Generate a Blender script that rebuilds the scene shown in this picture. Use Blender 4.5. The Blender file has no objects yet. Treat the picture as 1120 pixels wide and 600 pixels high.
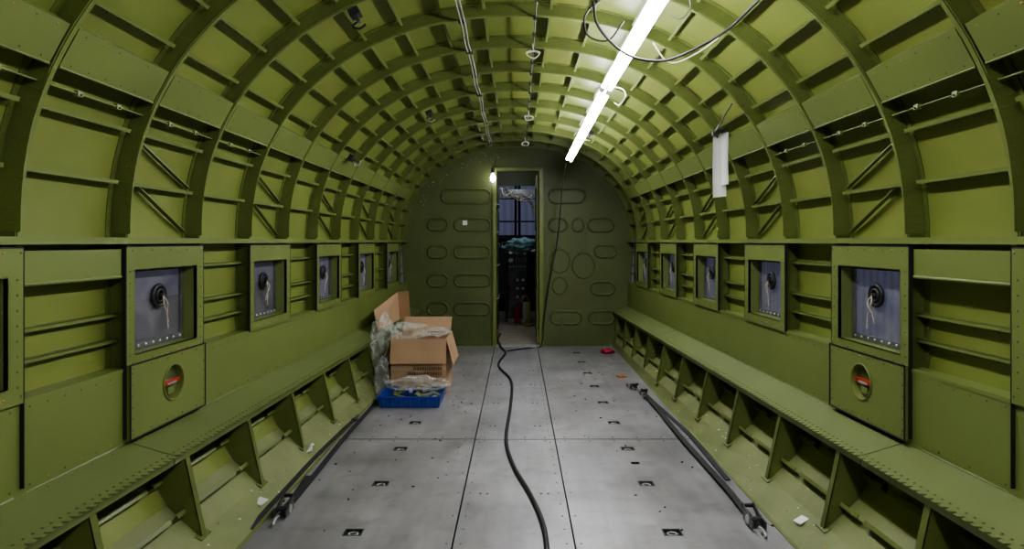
import bpy, math, random
from mathutils import Vector, Matrix, noise
random.seed(7)
CH=1.08
YB=6.77
Y0=-1.96
K=.060
PI=math.pi
BR=.842
NE=2.16
def Xw(y): return 1.374-0.0337*y
RIBS=[2.18+0.46*k for k in range(-9,10)]
# ------------------------------------------------------------ materials
def new_mat(name):
    m=bpy.data.materials.new(name); m.use_nodes=True
    nt=m.node_tree; b=nt.nodes['Principled BSDF']
    return m,nt,b
def paint(name,col,rough=0.45,var=0.18,scale=3.0,metal=0.0,bump=0.05,bscale=40,spec=0.5,dirt=None,dirtamt=0.0):
    m,nt,b=new_mat(name)
    tc=nt.nodes.new('ShaderNodeTexCoord')
    n=nt.nodes.new('ShaderNodeTexNoise'); n.inputs['Scale'].default_value=scale; n.inputs['Detail'].default_value=6
    nt.links.new(tc.outputs['Object'],n.inputs['Vector'])
    r=nt.nodes.new('ShaderNodeValToRGB')
    r.color_ramp.elements[0].position=0.3; r.color_ramp.elements[1].position=0.7
    r.color_ramp.elements[0].color=(*[c*(1-var) for c in col],1)
    r.color_ramp.elements[1].color=(*[min(1,c*(1+var)) for c in col],1)
    nt.links.new(n.outputs['Fac'],r.inputs['Fac'])
    out=r.outputs['Color']
    if dirt:
        n3=nt.nodes.new('ShaderNodeTexNoise'); n3.inputs['Scale'].default_value=scale*4; n3.inputs['Detail'].default_value=10
        nt.links.new(tc.outputs['Object'],n3.inputs['Vector'])
        r3=nt.nodes.new('ShaderNodeValToRGB'); r3.color_ramp.elements[0].position=0.5; r3.color_ramp.elements[1].position=0.75
        r3.color_ramp.elements[1].color=(dirtamt,dirtamt,dirtamt,1)
        nt.links.new(n3.outputs['Fac'],r3.inputs['Fac'])
        mx=nt.nodes.new('ShaderNodeMixRGB'); mx.inputs['Color2'].default_value=(*dirt,1)
        nt.links.new(r3.outputs['Color'],mx.inputs['Fac']); nt.links.new(out,mx.inputs['Color1']); out=mx.outputs['Color']
    nt.links.new(out,b.inputs['Base Color'])
    b.inputs['Roughness'].default_value=rough; b.inputs['Metallic'].default_value=metal
    b.inputs['Specular IOR Level'].default_value=spec
    if bump:
        n2=nt.nodes.new('ShaderNodeTexNoise'); n2.inputs['Scale'].default_value=bscale; n2.inputs['Detail'].default_value=4
        nt.links.new(tc.outputs['Object'],n2.inputs['Vector'])
        bp=nt.nodes.new('ShaderNodeBump'); bp.inputs['Strength'].default_value=bump; bp.inputs['Distance'].default_value=0.01
        nt.links.new(n2.outputs['Fac'],bp.inputs['Height']); nt.links.new(bp.outputs['Normal'],b.inputs['Normal'])
    return m
def emit(name,col,s):
    m,nt,b=new_mat(name)
    b.inputs['Base Color'].default_value=(*col,1); b.inputs['Emission Color'].default_value=(*col,1); b.inputs['Emission Strength'].default_value=s
    return m
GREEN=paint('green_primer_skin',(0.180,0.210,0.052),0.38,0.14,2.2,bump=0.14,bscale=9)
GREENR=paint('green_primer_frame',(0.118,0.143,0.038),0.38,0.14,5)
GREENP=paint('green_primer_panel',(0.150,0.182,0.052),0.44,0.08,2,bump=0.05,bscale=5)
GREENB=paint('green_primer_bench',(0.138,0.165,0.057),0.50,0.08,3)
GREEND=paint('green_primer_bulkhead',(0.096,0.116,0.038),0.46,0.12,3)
GREENF=paint('green_floor_edge',(0.165,0.185,0.068),0.6,0.15,5,dirt=(0.2,0.18,0.11),dirtamt=0.6)
RIVET=paint('rivet_paint',(0.09,0.105,0.03),0.4,0.1,20,bump=0)
BRASS=paint('brass_fastener',(0.42,0.24,0.08),0.35,0.1,20,metal=0.7,bump=0)
DARK=paint('dark_gap',(0.012,0.014,0.008),0.8,0.2,5,bump=0)
BLACK=paint('black_rubber',(0.014,0.014,0.015),0.5,0.2,10)
BLACKW=paint('black_webbing',(0.028,0.029,0.030),0.75,0.3,60)
STEEL=paint('dark_steel',(0.12,0.12,0.12),0.4,0.3,20,metal=0.8)
LSTEEL=paint('zinc_steel',(0.5,0.5,0.48),0.4,0.2,20,metal=0.7)
WHITE=paint('white_enamel',(0.8,0.8,0.8),0.4,0.03,5,bump=0)
PAPER=paint('paper',(0.8,0.8,0.8),0.7,0.03,9,bump=0)
RED=paint('red_enamel',(0.35,0.03,0.02),0.4,0.2,9)
REDC=paint('red_cloth',(0.5,0.03,0.08),0.8,0.3,20)
ORANGE=paint('rust_orange',(0.45,0.13,0.03),0.7,0.2,20)
CARD=paint('cardboard',(0.44,0.28,0.17),0.75,0.08,6,bump=0.05,bscale=60)
CARDI=paint('cardboard_inside',(0.36,0.23,0.14),0.8,0.08,6)
TAPE=paint('packing_tape',(0.52,0.37,0.24),0.3,0.05,6,bump=0)
CINK=paint('carton_print',(0.16,0.08,0.04),0.7,0.1,6,bump=0)
BLUE=paint('blue_plastic',(0.025,0.06,0.34),0.35,0.1,6,bump=0)
ROPE=paint('tan_rope',(0.5,0.43,0.33),0.8,0.2,60)
WIREW=paint('white_wire',(0.7,0.68,0.6),0.5,0.1,9,bump=0)
GREYC=paint('grey_cable',(0.3,0.31,0.28),0.5,0.1,9,bump=0)
COCK=paint('cockpit_dark',(0.025,0.027,0.027),0.5,0.4,12)
COCKG=paint('equipment_grey',(0.09,0.095,0.10),0.5,0.4,12)
COCKF=paint('corridor_floor',(0.36,0.31,0.24),0.6,0.2,8)
CLOTH=paint('blue_grey_cloth',(0.20,0.34,0.38),0.8,0.4,18)
TUBE=emit('fluorescent_tube',(0.97,0.98,1.0),62)
BULB=emit('lamp_bulb',(1,0.97,0.9),30)
FILL=emit('added_fill_glow',(.9,.95,1),90)  # glow of the two added fill lamps beyond the doorway
YEL=paint('yellow_paint',(0.5,0.38,0.03),0.5,0.1,9)
def floor_mat():
    m,nt,b=new_mat('aluminium_floor')
    N=nt.nodes; L=nt.links
    tc=N.new('ShaderNodeTexCoord')
    def nz(sc,det,scl=None):
        n=N.new('ShaderNodeTexNoise'); n.inputs['Scale'].default_value=sc; n.inputs['Detail'].default_value=det; n.inputs['Roughness'].default_value=0.6
        if scl:
            mp=N.new('ShaderNodeMapping'); mp.inputs['Scale'].default_value=scl; L.new(tc.outputs['Object'],mp.inputs['Vector']); L.new(mp.outputs['Vector'],n.inputs['Vector'])
        else: L.new(tc.outputs['Object'],n.inputs['Vector'])
        return n
    a=nz(2.2,7); r=N.new('ShaderNodeValToRGB'); r.color_ramp.elements[0].position=.33; r.color_ramp.elements[1].position=.67
    r.color_ramp.elements[0].color=(.30,.285,.305,1); r.color_ramp.elements[1].color=(.46,.44,.475,1); L.new(a.outputs['Fac'],r.inputs['Fac'])
    s=nz(3,4,scl=(5,0.8,1)); r2=N.new('ShaderNodeValToRGB'); r2.color_ramp.elements[0].position=.3; r2.color_ramp.elements[1].position=.7
    r2.color_ramp.elements[0].color=(.84,.84,.84,1); r2.color_ramp.elements[1].color=(1.06,1.06,1.06,1); L.new(s.outputs['Fac'],r2.inputs['Fac'])
    mx=N.new('ShaderNodeMixRGB'); mx.blend_type='MULTIPLY'; mx.inputs['Fac'].default_value=1; L.new(r.outputs['Color'],mx.inputs['Color1']); L.new(r2.outputs['Color'],mx.inputs['Color2'])
    d=nz(7,9); r3=N.new('ShaderNodeValToRGB'); r3.color_ramp.elements[0].position=.52; r3.color_ramp.elements[1].position=.72
    r3.color_ramp.elements[0].color=(0,0,0,1); r3.color_ramp.elements[1].color=(.5,.5,.5,1); L.new(d.outputs['Fac'],r3.inputs['Fac'])
    mx2=N.new('ShaderNodeMixRGB'); L.new(r3.outputs['Color'],mx2.inputs['Fac']); L.new(mx.outputs['Color'],mx2.inputs['Color1']); mx2.inputs['Color2'].default_value=(.19,.175,.17,1)
    L.new(mx2.outputs['Color'],b.inputs['Base Color'])
    rr=N.new('ShaderNodeMapRange'); L.new(a.outputs['Fac'],rr.inputs['Value']); rr.inputs['From Min'].default_value=.3; rr.inputs['From Max'].default_value=.7; rr.inputs['To Min'].default_value=.34; rr.inputs['To Max'].default_value=.46
    L.new(rr.outputs['Result'],b.inputs['Roughness']); b.inputs['Metallic'].default_value=.4
    bp=N.new('ShaderNodeBump'); bp.inputs['Strength'].default_value=.08; bp.inputs['Distance'].default_value=.01; L.new(a.outputs['Fac'],bp.inputs['Height']); L.new(bp.outputs['Normal'],b.inputs['Normal'])
    return m
FLOORM=floor_mat()
def glass_mat(name,fac,col,rough=0.1,nscale=9,edge=0.0):
    m=bpy.data.materials.new(name); m.use_nodes=True; nt=m.node_tree; nt.nodes.clear()
    o=nt.nodes.new('ShaderNodeOutputMaterial'); t=nt.nodes.new('ShaderNodeBsdfTransparent'); g=nt.nodes.new('ShaderNodeBsdfPrincipled')
    g.inputs['Base Color'].default_value=(*col,1); g.inputs['Roughness'].default_value=rough
    n=nt.nodes.new('ShaderNodeTexNoise'); n.inputs['Scale'].default_value=nscale; n.inputs['Detail'].default_value=8
    tc=nt.nodes.new('ShaderNodeTexCoord'); nt.links.new(tc.outputs['Object'],n.inputs['Vector'])
    mr=nt.nodes.new('ShaderNodeMapRange'); mr.inputs['From Min'].default_value=.3; mr.inputs['From Max'].default_value=.7
    mr.inputs['To Min'].default_value=fac*0.4; mr.inputs['To Max'].default_value=fac*1.6; mr.clamp=True
    nt.links.new(n.outputs['Fac'],mr.inputs['Value']); f=mr.outputs['Result']
    if edge:
        lw=nt.nodes.new('ShaderNodeLayerWeight'); lw.inputs['Blend'].default_value=.35
        ma=nt.nodes.new('ShaderNodeMath'); ma.operation='MULTIPLY_ADD'; ma.inputs[1].default_value=edge; ma.use_clamp=True
        nt.links.new(lw.outputs['Facing'],ma.inputs[0]); nt.links.new(f,ma.inputs[2]); f=ma.outputs[0]
    mix=nt.nodes.new('ShaderNodeMixShader'); nt.links.new(f,mix.inputs['Fac']); nt.links.new(t.outputs[0],mix.inputs[1]); nt.links.new(g.outputs[0],mix.inputs[2]); nt.links.new(mix.outputs[0],o.inputs['Surface'])
    return m
GLASS=glass_mat('window_plexiglass',0.15,(0.46,0.45,0.5),0.22)
PLAST=glass_mat('clear_plastic_film',0.07,(0.85,0.86,0.85),0.15,14,0.42)
def stripes(name,c1,c2,scale):
    m,nt,b=new_mat(name)
    tc=nt.nodes.new('ShaderNodeTexCoord'); w=nt.nodes.new('ShaderNodeTexWave'); w.inputs['Scale'].default_value=scale; w.inputs['Distortion'].default_value=0.6; w.bands_direction='DIAGONAL'
    mp=nt.nodes.new('ShaderNodeMapping'); mp.inputs['Scale'].default_value=(1,1,0.02)
    nt.links.new(tc.outputs['Object'],mp.inputs['Vector']); nt.links.new(mp.outputs['Vector'],w.inputs['Vector'])
    r=nt.nodes.new('ShaderNodeValToRGB'); r.color_ramp.elements[0].color=(*c1,1); r.color_ramp.elements[1].color=(*c2,1)
    nt.links.new(w.outputs['Fac'],r.inputs['Fac']); nt.links.new(r.outputs['Color'],b.inputs['Base Color']); b.inputs['Roughness'].default_value=.7
    return m
HANG=stripes('hangar_corrugated',(0.33,0.34,0.45),(0.42,0.44,0.57),2.6)
HANGL=paint('hangar_plaster',(0.26,0.25,0.31),0.8,0.35,0.7,bump=0)
HANGB=paint('hangar_dado_brown',(0.08,0.062,0.055),0.8,0.3,1.5,bump=0)
HFLOOR=paint('hangar_concrete',(0.20,0.17,0.14),0.7,0.3,0.8)
# ------------------------------------------------------------ mesh builder
class MB:
    def __init__(s): s.v=[]; s.f=[]; s.m=[]; s.mats=[]; s.sm=[]
    def mi(s,mat):
        if mat not in s.mats: s.mats.append(mat)
        return s.mats.index(mat)
    def poly(s,pts,mat,sm=False):
        i=len(s.v); s.v+= [tuple(p) for p in pts]; s.f.append(tuple(range(i,i+len(pts)))); s.m.append(s.mi(mat)); s.sm.append(sm)
    def hexa(s,p,mat):
        i=len(s.v); s.v+=[tuple(q) for q in p]; k=s.mi(mat)
        for f in ((0,3,2,1),(4,5,6,7),(0,1,5,4),(1,2,6,5),(2,3,7,6),(3,0,4,7)):
            s.f.append(tuple(i+a for a in f)); s.m.append(k); s.sm.append(False)
    def box(s,x0,x1,y0,y1,z0,z1,mat):
        s.hexa([(x0,y0,z0),(x1,y0,z0),(x1,y1,z0),(x0,y1,z0),(x0,y0,z1),(x1,y0,z1),(x1,y1,z1),(x0,y1,z1)],mat)
    def obox(s,c,ax,ay,az,mat):
        c=Vector(c);ax=Vector(ax);ay=Vector(ay);az=Vector(az)
        s.hexa([c-ax-ay-az,c+ax-ay-az,c+ax+ay-az,c-ax+ay-az,c-ax-ay+az,c+ax-ay+az,c+ax+ay+az,c-ax+ay+az],mat)
    def grid(s,rows,mat,sm=True,closed=False):
        i=len(s.v); n=len(rows[0]); k=s.mi(mat)
        for r in rows: s.v+=[tuple(p) for p in r]
        for a in range(len(rows)-1):
            for b in range(n if closed else n-1):
                c=(b+1)%n
                s.f.append((i+a*n+b,i+a*n+c,i+(a+1)*n+c,i+(a+1)*n+b)); s.m.append(k); s.sm.append(sm)
    def sweep(s,pts,r,mat,n=8,closed=False,cap=True):
        pts=[Vector(p) for p in pts]; N=len(pts); rows=[]
        up=None
        for a in range(N):
            if closed: t=pts[(a+1)%N]-pts[a-1]
            else: t=pts[min(a+1,N-1)]-pts[max(a-1,0)]
            if t.length<1e-9: t=Vector((0,1,0))
            t.normalize()
            if up is None:
                up=Vector((0,0,1)) if abs(t.z)<.9 else Vector((1,0,0))
            up=(up-t*up.dot(t)); up.normalize(); sd=t.cross(up)
            rr=r[a] if isinstance(r,(list,tuple)) else r
            rows.append([pts[a]+(up*math.cos(2*PI*j/n)+sd*math.sin(2*PI*j/n))*rr for j in range(n)])
        if closed: rows.append(rows[0])
        s.grid(rows,mat,True,True)
        if cap and not closed:
            s.poly(rows[0][::-1],mat); s.poly(rows[-1],mat)
    def cyl(s,p0,p1,r,mat,n=14): s.sweep([p0,p1],r,mat,n)
    def ribbon(s,pts,w,t,mat,side=Vector((1,0,0))):
        rows=[]
        pts=[Vector(p) for p in pts]
        for a,p in enumerate(pts):
            tg=(pts[min(a+1,len(pts)-1)]-pts[max(a-1,0)]).normalized()
            sd=(side-tg*side.dot(tg)).normalized(); up=tg.cross(sd)
            rows.append([p-sd*w/2-up*t/2,p+sd*w/2-up*t/2,p+sd*w/2+up*t/2,p-sd*w/2+up*t/2])
        s.grid(rows,mat,False,True); s.poly(rows[0],mat); s.poly(rows[-1],mat)
    def rivet(s,p,n,r,mat):
        p=Vector(p); n=Vector(n).normalized(); a=Vector((0,0,1)) if abs(n.z)<.9 else Vector((1,0,0))
        u=n.cross(a).normalized(); w=n.cross(u)
        i=len(s.v); k=s.mi(mat)
        for j in range(6):
            c=u*math.cos(j*PI/3)+w*math.sin(j*PI/3); s.v.append(tuple(p+c*r))
        for j in range(6):
            c=u*math.cos(j*PI/3)+w*math.sin(j*PI/3); s.v.append(tuple(p+c*r*.6+n*r*.55))
        for j in range(6):
            q=(j+1)%6; s.f.append((i+j,i+q,i+6+q,i+6+j)); s.m.append(k); s.sm.append(True)
        s.f.append(tuple(i+6+j for j in range(6))); s.m.append(k); s.sm.append(True)
    def build(s,name,parent=None):
        me=bpy.data.meshes.new(name); me.from_pydata(s.v,[],s.f)
        for m in s.mats: me.materials.append(m)
        me.polygons.foreach_set('material_index',s.m); me.polygons.foreach_set('use_smooth',s.sm); me.update()
        o=bpy.data.objects.new(name,me); bpy.context.scene.collection.objects.link(o)
        if parent: o.parent=parent
        return o
def empty(name,loc=(0,0,0)):
    e=bpy.data.objects.new(name,None); e.empty_display_size=.1; bpy.context.scene.collection.objects.link(e); return e
def crom(P,n=8):
    P=[Vector(p) for p in P]; P=[2*P[0]-P[1]]+P+[2*P[-1]-P[-2]]; o=[]
    for i in range(1,len(P)-2):
        for k in range(n):
            t=k/n; a,b,c,d=P[i-1:i+3]
            o.append(.5*((2*b)+(-a+c)*t+(2*a-5*b+4*c-d)*t*t+(-a+3*b-3*c+d)*t**3))
    o.append(P[-2]); return o
def arch(th,inset,y):
    a=Xw(y)+K; b=BR*Xw(y)+K
    c,s=math.cos(th),max(0.0,math.sin(th)); e=2/NE
    x=math.copysign(abs(c)**e,c); z=s**e
    n=Vector((-math.copysign(abs(x)**(NE-1),x)/a,0,-(z**(NE-1))/b)).normalized()
    return Vector((a*x,y,CH+b*z))+n*inset, n
def topz(x,y,inset=0.0):
    a=Xw(y)+K-inset; b=BR*Xw(y)+K-inset
    return CH+b*max(0,1-(abs(x)/a)**NE)**(1/NE)
def tang(n): return Vector((n.z,0,-n.x))
def low(y):
    w=Xw(y)
    return [(w+K,1.08),(w+K,.99),(w+K,.85),(w+K,.70),(w+.045,.5),(w+.0,.32),(w-.09,.17),(max(w-.2,.987),.07),(.982,.0)]
# ------------------------------------------------------------ shell
def skin_arch():
    m=MB(); N=60
    ys=[Y0+ (YB-Y0)*k/20 for k in range(21)]
    m.grid([[arch(PI*j/N,0,y)[0] for j in range(N+1)] for y in ys],GREEN,True)
    m.grid([[arch(PI*j/N,-.01,y)[0] for j in range(N+1)] for y in ys],GREEN,True)
    return m.build('ceiling')
CEIL=skin_arch()
TH=[8.5,17]+[33,41.5,50,58.5,67,75.5,84]
def strz():
    m=MB()
    for bi in range(len(RIBS)):
        y0=RIBS[bi]+.020; y1=(RIBS[bi+1] if bi+1<len(RIBS) else YB)-.008
        if y1<0: continue
        win=abs(((RIBS[bi]-2.18)/.92)-round((RIBS[bi]-2.18)/.92))<.01
        for side in (0,1):
            for td in TH:
                th=math.radians(td if side==0 else 180-td)
                A,n0=arch(th,0,y0); B,n1=arch(th,0,y1)
                sg=1 if side==0 else -1
                t0=tang(n0)*sg; t1=tang(n1)*sg
                if t0.z<0: t0=-t0; t1=-t1
                tk=.0025; d=.034; w=.010
                Yv=Vector((0,1,0))
                a0=A+Yv*.014; b0=B-Yv*.014
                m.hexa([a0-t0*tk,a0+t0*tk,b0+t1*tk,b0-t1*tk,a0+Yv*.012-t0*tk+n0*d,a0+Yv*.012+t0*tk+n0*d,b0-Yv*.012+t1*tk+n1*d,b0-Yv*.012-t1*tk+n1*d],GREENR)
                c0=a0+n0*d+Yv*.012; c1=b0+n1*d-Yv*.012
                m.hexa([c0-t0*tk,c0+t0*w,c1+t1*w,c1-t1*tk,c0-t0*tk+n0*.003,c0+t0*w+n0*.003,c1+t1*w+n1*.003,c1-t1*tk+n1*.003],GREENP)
                m.hexa([A-t0*.02+n0*.001,A+n0*.001,B+n1*.001,B-t1*.02+n1*.001,A-t0*.02+n0*.004,A+n0*.004,B+n1*.004,B-t1*.02+n1*.004],GREEN)
                k=9
                for j in range(k):
                    f=(j+.5)/k
                    m.rivet(A.lerp(B,f)-t0*.011+n0*.004,n0,.0032,RIVET)
            if win:
                for (ta,tb) in ((9.5,1.5),(16,9.5)):
                    sA=math.radians(ta if side==0 else 180-ta); sB=math.radians(tb if side==0 else 180-tb)
                    A,n0=arch(sA,.006,y0+.03); B,n1=arch(sB,.006,y1-.03)
                    tt=Vector((0,0,1))
                    m.hexa([A-tt*.0025,A+tt*.0025,B+tt*.0025,B-tt*.0025,A-tt*.0025+n0*.020,A+tt*.0025+n0*.020,B+tt*.0025+n1*.020,B-tt*.0025+n1*.020],GREENR)
            if RIBS[bi]<6:
                ta,tb=(23,29.0)
                R=[math.radians(q if side==0 else 180-q) for q in (ta,tb)]
                p=[]
                for y in (y0+.004,y1-.004):
                    for th in R:
                        q,n=arch(th,K-.004,y); p.append(q)
                q0=[arch(R[0],.032,y0+.004)[0],arch(R[1],.002,y0+.004)[0],arch(R[0],.032,y1-.004)[0],arch(R[1],.002,y1-.004)[0]]
                m.poly([p[0],p[1],p[3],p[2]],GREENP)
                m.poly([p[1],q0[1],q0[3],p[3]],GREENP)
                m.poly([p[0],p[1],q0[1],arch(R[0],.002,y0+.004)[0]],GREENR); m.poly([p[2],p[3],q0[3],arch(R[0],.002,y1-.004)[0]],GREENR)
                m.poly([p[0],q0[0],q0[2],p[2]],GREENR)
                n=arch(R[0],0,y0)[1]
                m.sweep([p[0],p[2]],.0035,GREENP,6)
                for j in range(6):
                    f=(j+.5)/6
                    for e in (0,1):
                        a=p[e].lerp(p[2+e],f); b=p[1-e].lerp(p[3-e],f)
                        m.rivet(a.lerp(b,.12),n,.0035,BRASS if (e and j%2) else RIVET)
                if RIBS[bi]<2.9:
                    s1=math.radians(20.3 if side==0 else 159.7)
                    A,n0=arch(s1,.0,y0+.0); B,n1=arch(s1,.0,y1)
                    m.poly([A,A+n0*.04,B+n1*.04,B],GREENR)
                    m.sweep([A+n0*.04,B+n1*.04],.003,GREENP,6)
                    for f in (.3,.7):
                        c=A.lerp(B,f)+n0*.04; m.obox(c,(.006,0,0),(0,.011,0),(0,0,.008),GREENP); m.rivet(c+n0*.008,n0,.004,DARK)
    return m.build('stringers',CEIL)
strz()
def secpath(y):
    out=[]
    L=low(y)
    w=Xw(y)
    zs=[.47,.6,.75,.9,1.0]
    def lx(z):
        for (xa,za),(xb,zb) in zip(L[:-1],L[1:]):
            if zb<=z<=za: return xa+(xb-xa)*(za-z)/(za-zb)
    for z in zs: out.append((Vector((lx(z),y,z)),Vector((w-.002,y,z)),Vector((-1,0,0))))
    N=72
    for j in range(N+1):
        th=PI*j/N; p,n=arch(th,0,y); q,_=arch(th,K,y); out.append((p,q,n))
    for z in zs[::-1]: out.append((Vector((-lx(z),y,z)),Vector((-w+.002,y,z)),Vector((1,0,0))))
    return out
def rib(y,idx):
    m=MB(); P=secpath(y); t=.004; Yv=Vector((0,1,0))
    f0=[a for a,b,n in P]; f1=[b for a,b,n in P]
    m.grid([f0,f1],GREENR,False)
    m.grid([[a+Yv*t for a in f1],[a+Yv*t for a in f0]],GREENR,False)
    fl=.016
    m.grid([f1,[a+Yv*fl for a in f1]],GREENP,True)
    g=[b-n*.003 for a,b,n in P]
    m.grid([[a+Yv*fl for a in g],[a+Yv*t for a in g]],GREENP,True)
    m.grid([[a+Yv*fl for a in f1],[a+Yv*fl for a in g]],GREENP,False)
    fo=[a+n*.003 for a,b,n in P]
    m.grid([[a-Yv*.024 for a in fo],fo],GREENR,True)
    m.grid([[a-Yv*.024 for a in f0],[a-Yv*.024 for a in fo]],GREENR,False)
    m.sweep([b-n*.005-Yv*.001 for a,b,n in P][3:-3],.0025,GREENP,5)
    if y>0.5:
        for i in range(len(P)-1):
            a0,b0,n0=P[i]; a1,b1,n1=P[i+1]; L=(a1-a0).length; k=max(1,int(L/.028)); 
            for j in range(k):
                f=j/k
                a=a0.lerp(a1,f); b=b0.lerp(b1,f); n=n0.lerp(n1,f).normalized()
                m.rivet(a.lerp(b,.22),(0,-1,0),.003,RIVET)
                if j%2==0: m.rivet(a.lerp(b,.70),(0,-1,0),.0028,RIVET)
                m.rivet(a+n*.003-Yv*.012,n,.003,RIVET)
        for sgn in (0,1):
            rows=[[],[]]
            for q in range(0,9):
                th=math.radians(1+q*2.6); th=th if sgn==0 else PI-th
                p,_=arch(th,.004,y-.0035); r_,_=arch(th,.071-.0016*q,y-.0035); rows[0].append(p); rows[1].append(r_)
                if q<8:
                    for u in (.25,.5,.75,.93):
                        for dq in (0,.5):
                            th2=math.radians(1+(q+dq)*2.6); th2=th2 if sgn==0 else PI-th2
                            pp,_=arch(th2,.004,y-.0035); rr,_=arch(th2,.069-.0016*q,y-.0035)
                            m.rivet(pp.lerp(rr,u),(0,-1,0),.0028,RIVET)
            m.grid(rows,GREENR,False)
    return m.build('rib_%d'%idx,CEIL)
for i,y in enumerate(RIBS): rib(y,i+1)
# ------------------------------------------------------------ side walls
WIN=[2.18+.92*k for k in range(-4,5)]
def side_wall(s,name):
    m=MB()
    ys=RIBS+[YB]
    def P(u,y,z): return Vector((s*(Xw(y)+u),y,z))
    for i in range(len(ys)-1):
        a,b=ys[i],ys[i+1]; La,Lb=low(a),low(b)
        win=any(abs(a-w)<.01 for w in WIN)
        for j in range(len(La)-1):
            q=[(s*La[j][0],a,La[j][1]),(s*Lb[j][0],b,Lb[j][1]),(s*Lb[j+1][0],b,Lb[j+1][1]),(s*La[j+1][0],a,La[j+1][1])]
            mt=GREENF if j>=6 else GREEN
            if win and La[j][1] in (.99,.85):
                for (f0,f1) in ((0,.02),(.92,1)):
                    A=[Vector(q[0]).lerp(Vector(q[1]),f) for f in (f0,f1)]; B=[Vector(q[3]).lerp(Vector(q[2]),f) for f in (f0,f1)]
                    m.poly([A[0],A[1],B[1],B[0]],mt,False)
            else: m.poly(q,mt,False)
        y0=a+.024; y1=b-.002
        def pan(u,y0,y1,z0,z1,mat,th=.01):
            m.hexa([P(u,y0,z0),P(u+th,y0,z0),P(u+th,y1,z0),P(u,y1,z0),P(u,y0,z1),P(u+th,y0,z1),P(u+th,y1,z1),P(u,y1,z1)],mat)
        pan(-.012,a,b,1.082,1.093,GREENP,.07)
        pan(-.012,a,b,1.072,1.082,GREENP,.006)
        pan(-.006,a,b,.405,.655,GREENP,.006)
        pan(-.008,a,b,.650,.662,GREENP,.066)
        for j in range(7):
            yy=a+(b-a)*(j+.5)/7
            m.rivet(P(-.007,yy,.43),(-s,0,0),.004,BRASS if j%2 else RIVET)
            m.rivet(P(-.007,yy,.638),(-s,0,0),.0035,RIVET)
        if win:
            yo0,yo1=a+.014,a+.41
            U=-.016
            near=a<2.5
            a2=a-.03
            pan(U,a2,b,.985,1.062,GREENP,.012)
            pan(U,a2,b,.655,.70,GREENP,.012)
            pan(U,a2,yo0,.70,.985,GREENP,.012)
            pan(U,yo1,b,.70,.985,GREENP,.012)
            for (ya,yb) in ((a2-.005,a2-.0005),(b,b+.003)):
                pan(U-.001,ya,yb,.43 if near else .66,1.062,DARK,.012)
            pan(U-.001,a2,b,1.062,1.066,DARK,.012)
            for (ya,yb,za,zb) in ((yo0,yo1,.697,.70),(yo0,yo1,.985,.988),(yo0-.003,yo0,.70,.985),(yo1,yo1+.003,.70,.985)):
                m.hexa([P(U,ya,za),P(.058,ya,za),P(.058,yb,za),P(U,yb,za),P(U,ya,zb),P(.058,ya,zb),P(.058,yb,zb),P(U,yb,zb)],GREENP)
            pan(.056,a,b,.60,.70,GREENP,.004); pan(.056,a,b,.985,1.07,GREENP,.004)
            for j in range(9):
                yy=a+.002+(b-a-.01)*j/8
                for z in (1.05,.675): m.rivet(P(U,yy,z),(-s,0,0),.004,BRASS if j%2 else RIVET)
            for j in range(8):
                z=.70+.04*j
                m.rivet(P(U,b-.02,z),(-s,0,0),.004,RIVET); m.rivet(P(U,a-.012,z),(-s,0,0),.004,RIVET)
        else:
            if a<2.1 :
                pan(-.006,y0-.01,y1-.04,.965,1.055,GREENP,.012)
                m.sweep([P(-.004,y0-.01,.965),P(-.004,y1-.04,.965)],.006,GREENP,8)
            for z in ((.985,.84,.755) if a>2.1 else (.84,.755)):
                u=.030
                m.hexa([P(u,y0,z),P(.06,y0,z),P(.06,y1,z),P(u,y1,z),P(u,y0,z+.003),P(.06,y0,z+.003),P(.06,y1,z+.003),P(u,y1,z+.003)],GREENR)
                pan(u,y0,y1,z-.009,z+.003,GREENP,.003)
                for j in range(5): m.rivet(P(.058,a+.05+j*.09,z-.02),(-s,0,0),.003,RIVET)
        for (jj,f) in ((4,.6),(5,.6),(6,.4)):
            pts=[]
            for yy,L in ((a+.02,La),(b-.02,Lb)):
                x=L[jj][0]+(L[jj+1][0]-L[jj][0])*f; z=L[jj][1]+(L[jj+1][1]-L[jj][1])*f
                pts.append(Vector((s*x,yy,z)))
            nn=Vector((-s*.8,0,.6)); tt=Vector((s*.6,0,.8))
            A,B=pts
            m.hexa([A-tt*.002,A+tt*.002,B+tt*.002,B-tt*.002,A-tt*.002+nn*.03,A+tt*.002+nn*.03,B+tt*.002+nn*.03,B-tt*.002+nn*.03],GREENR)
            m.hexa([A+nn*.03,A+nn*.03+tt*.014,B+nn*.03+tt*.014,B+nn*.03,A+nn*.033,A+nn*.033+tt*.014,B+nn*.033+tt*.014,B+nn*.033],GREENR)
    return m.build(name)
WL=side_wall(-1,'wall_left'); WR=side_wall(1,'wall_right')
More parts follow.
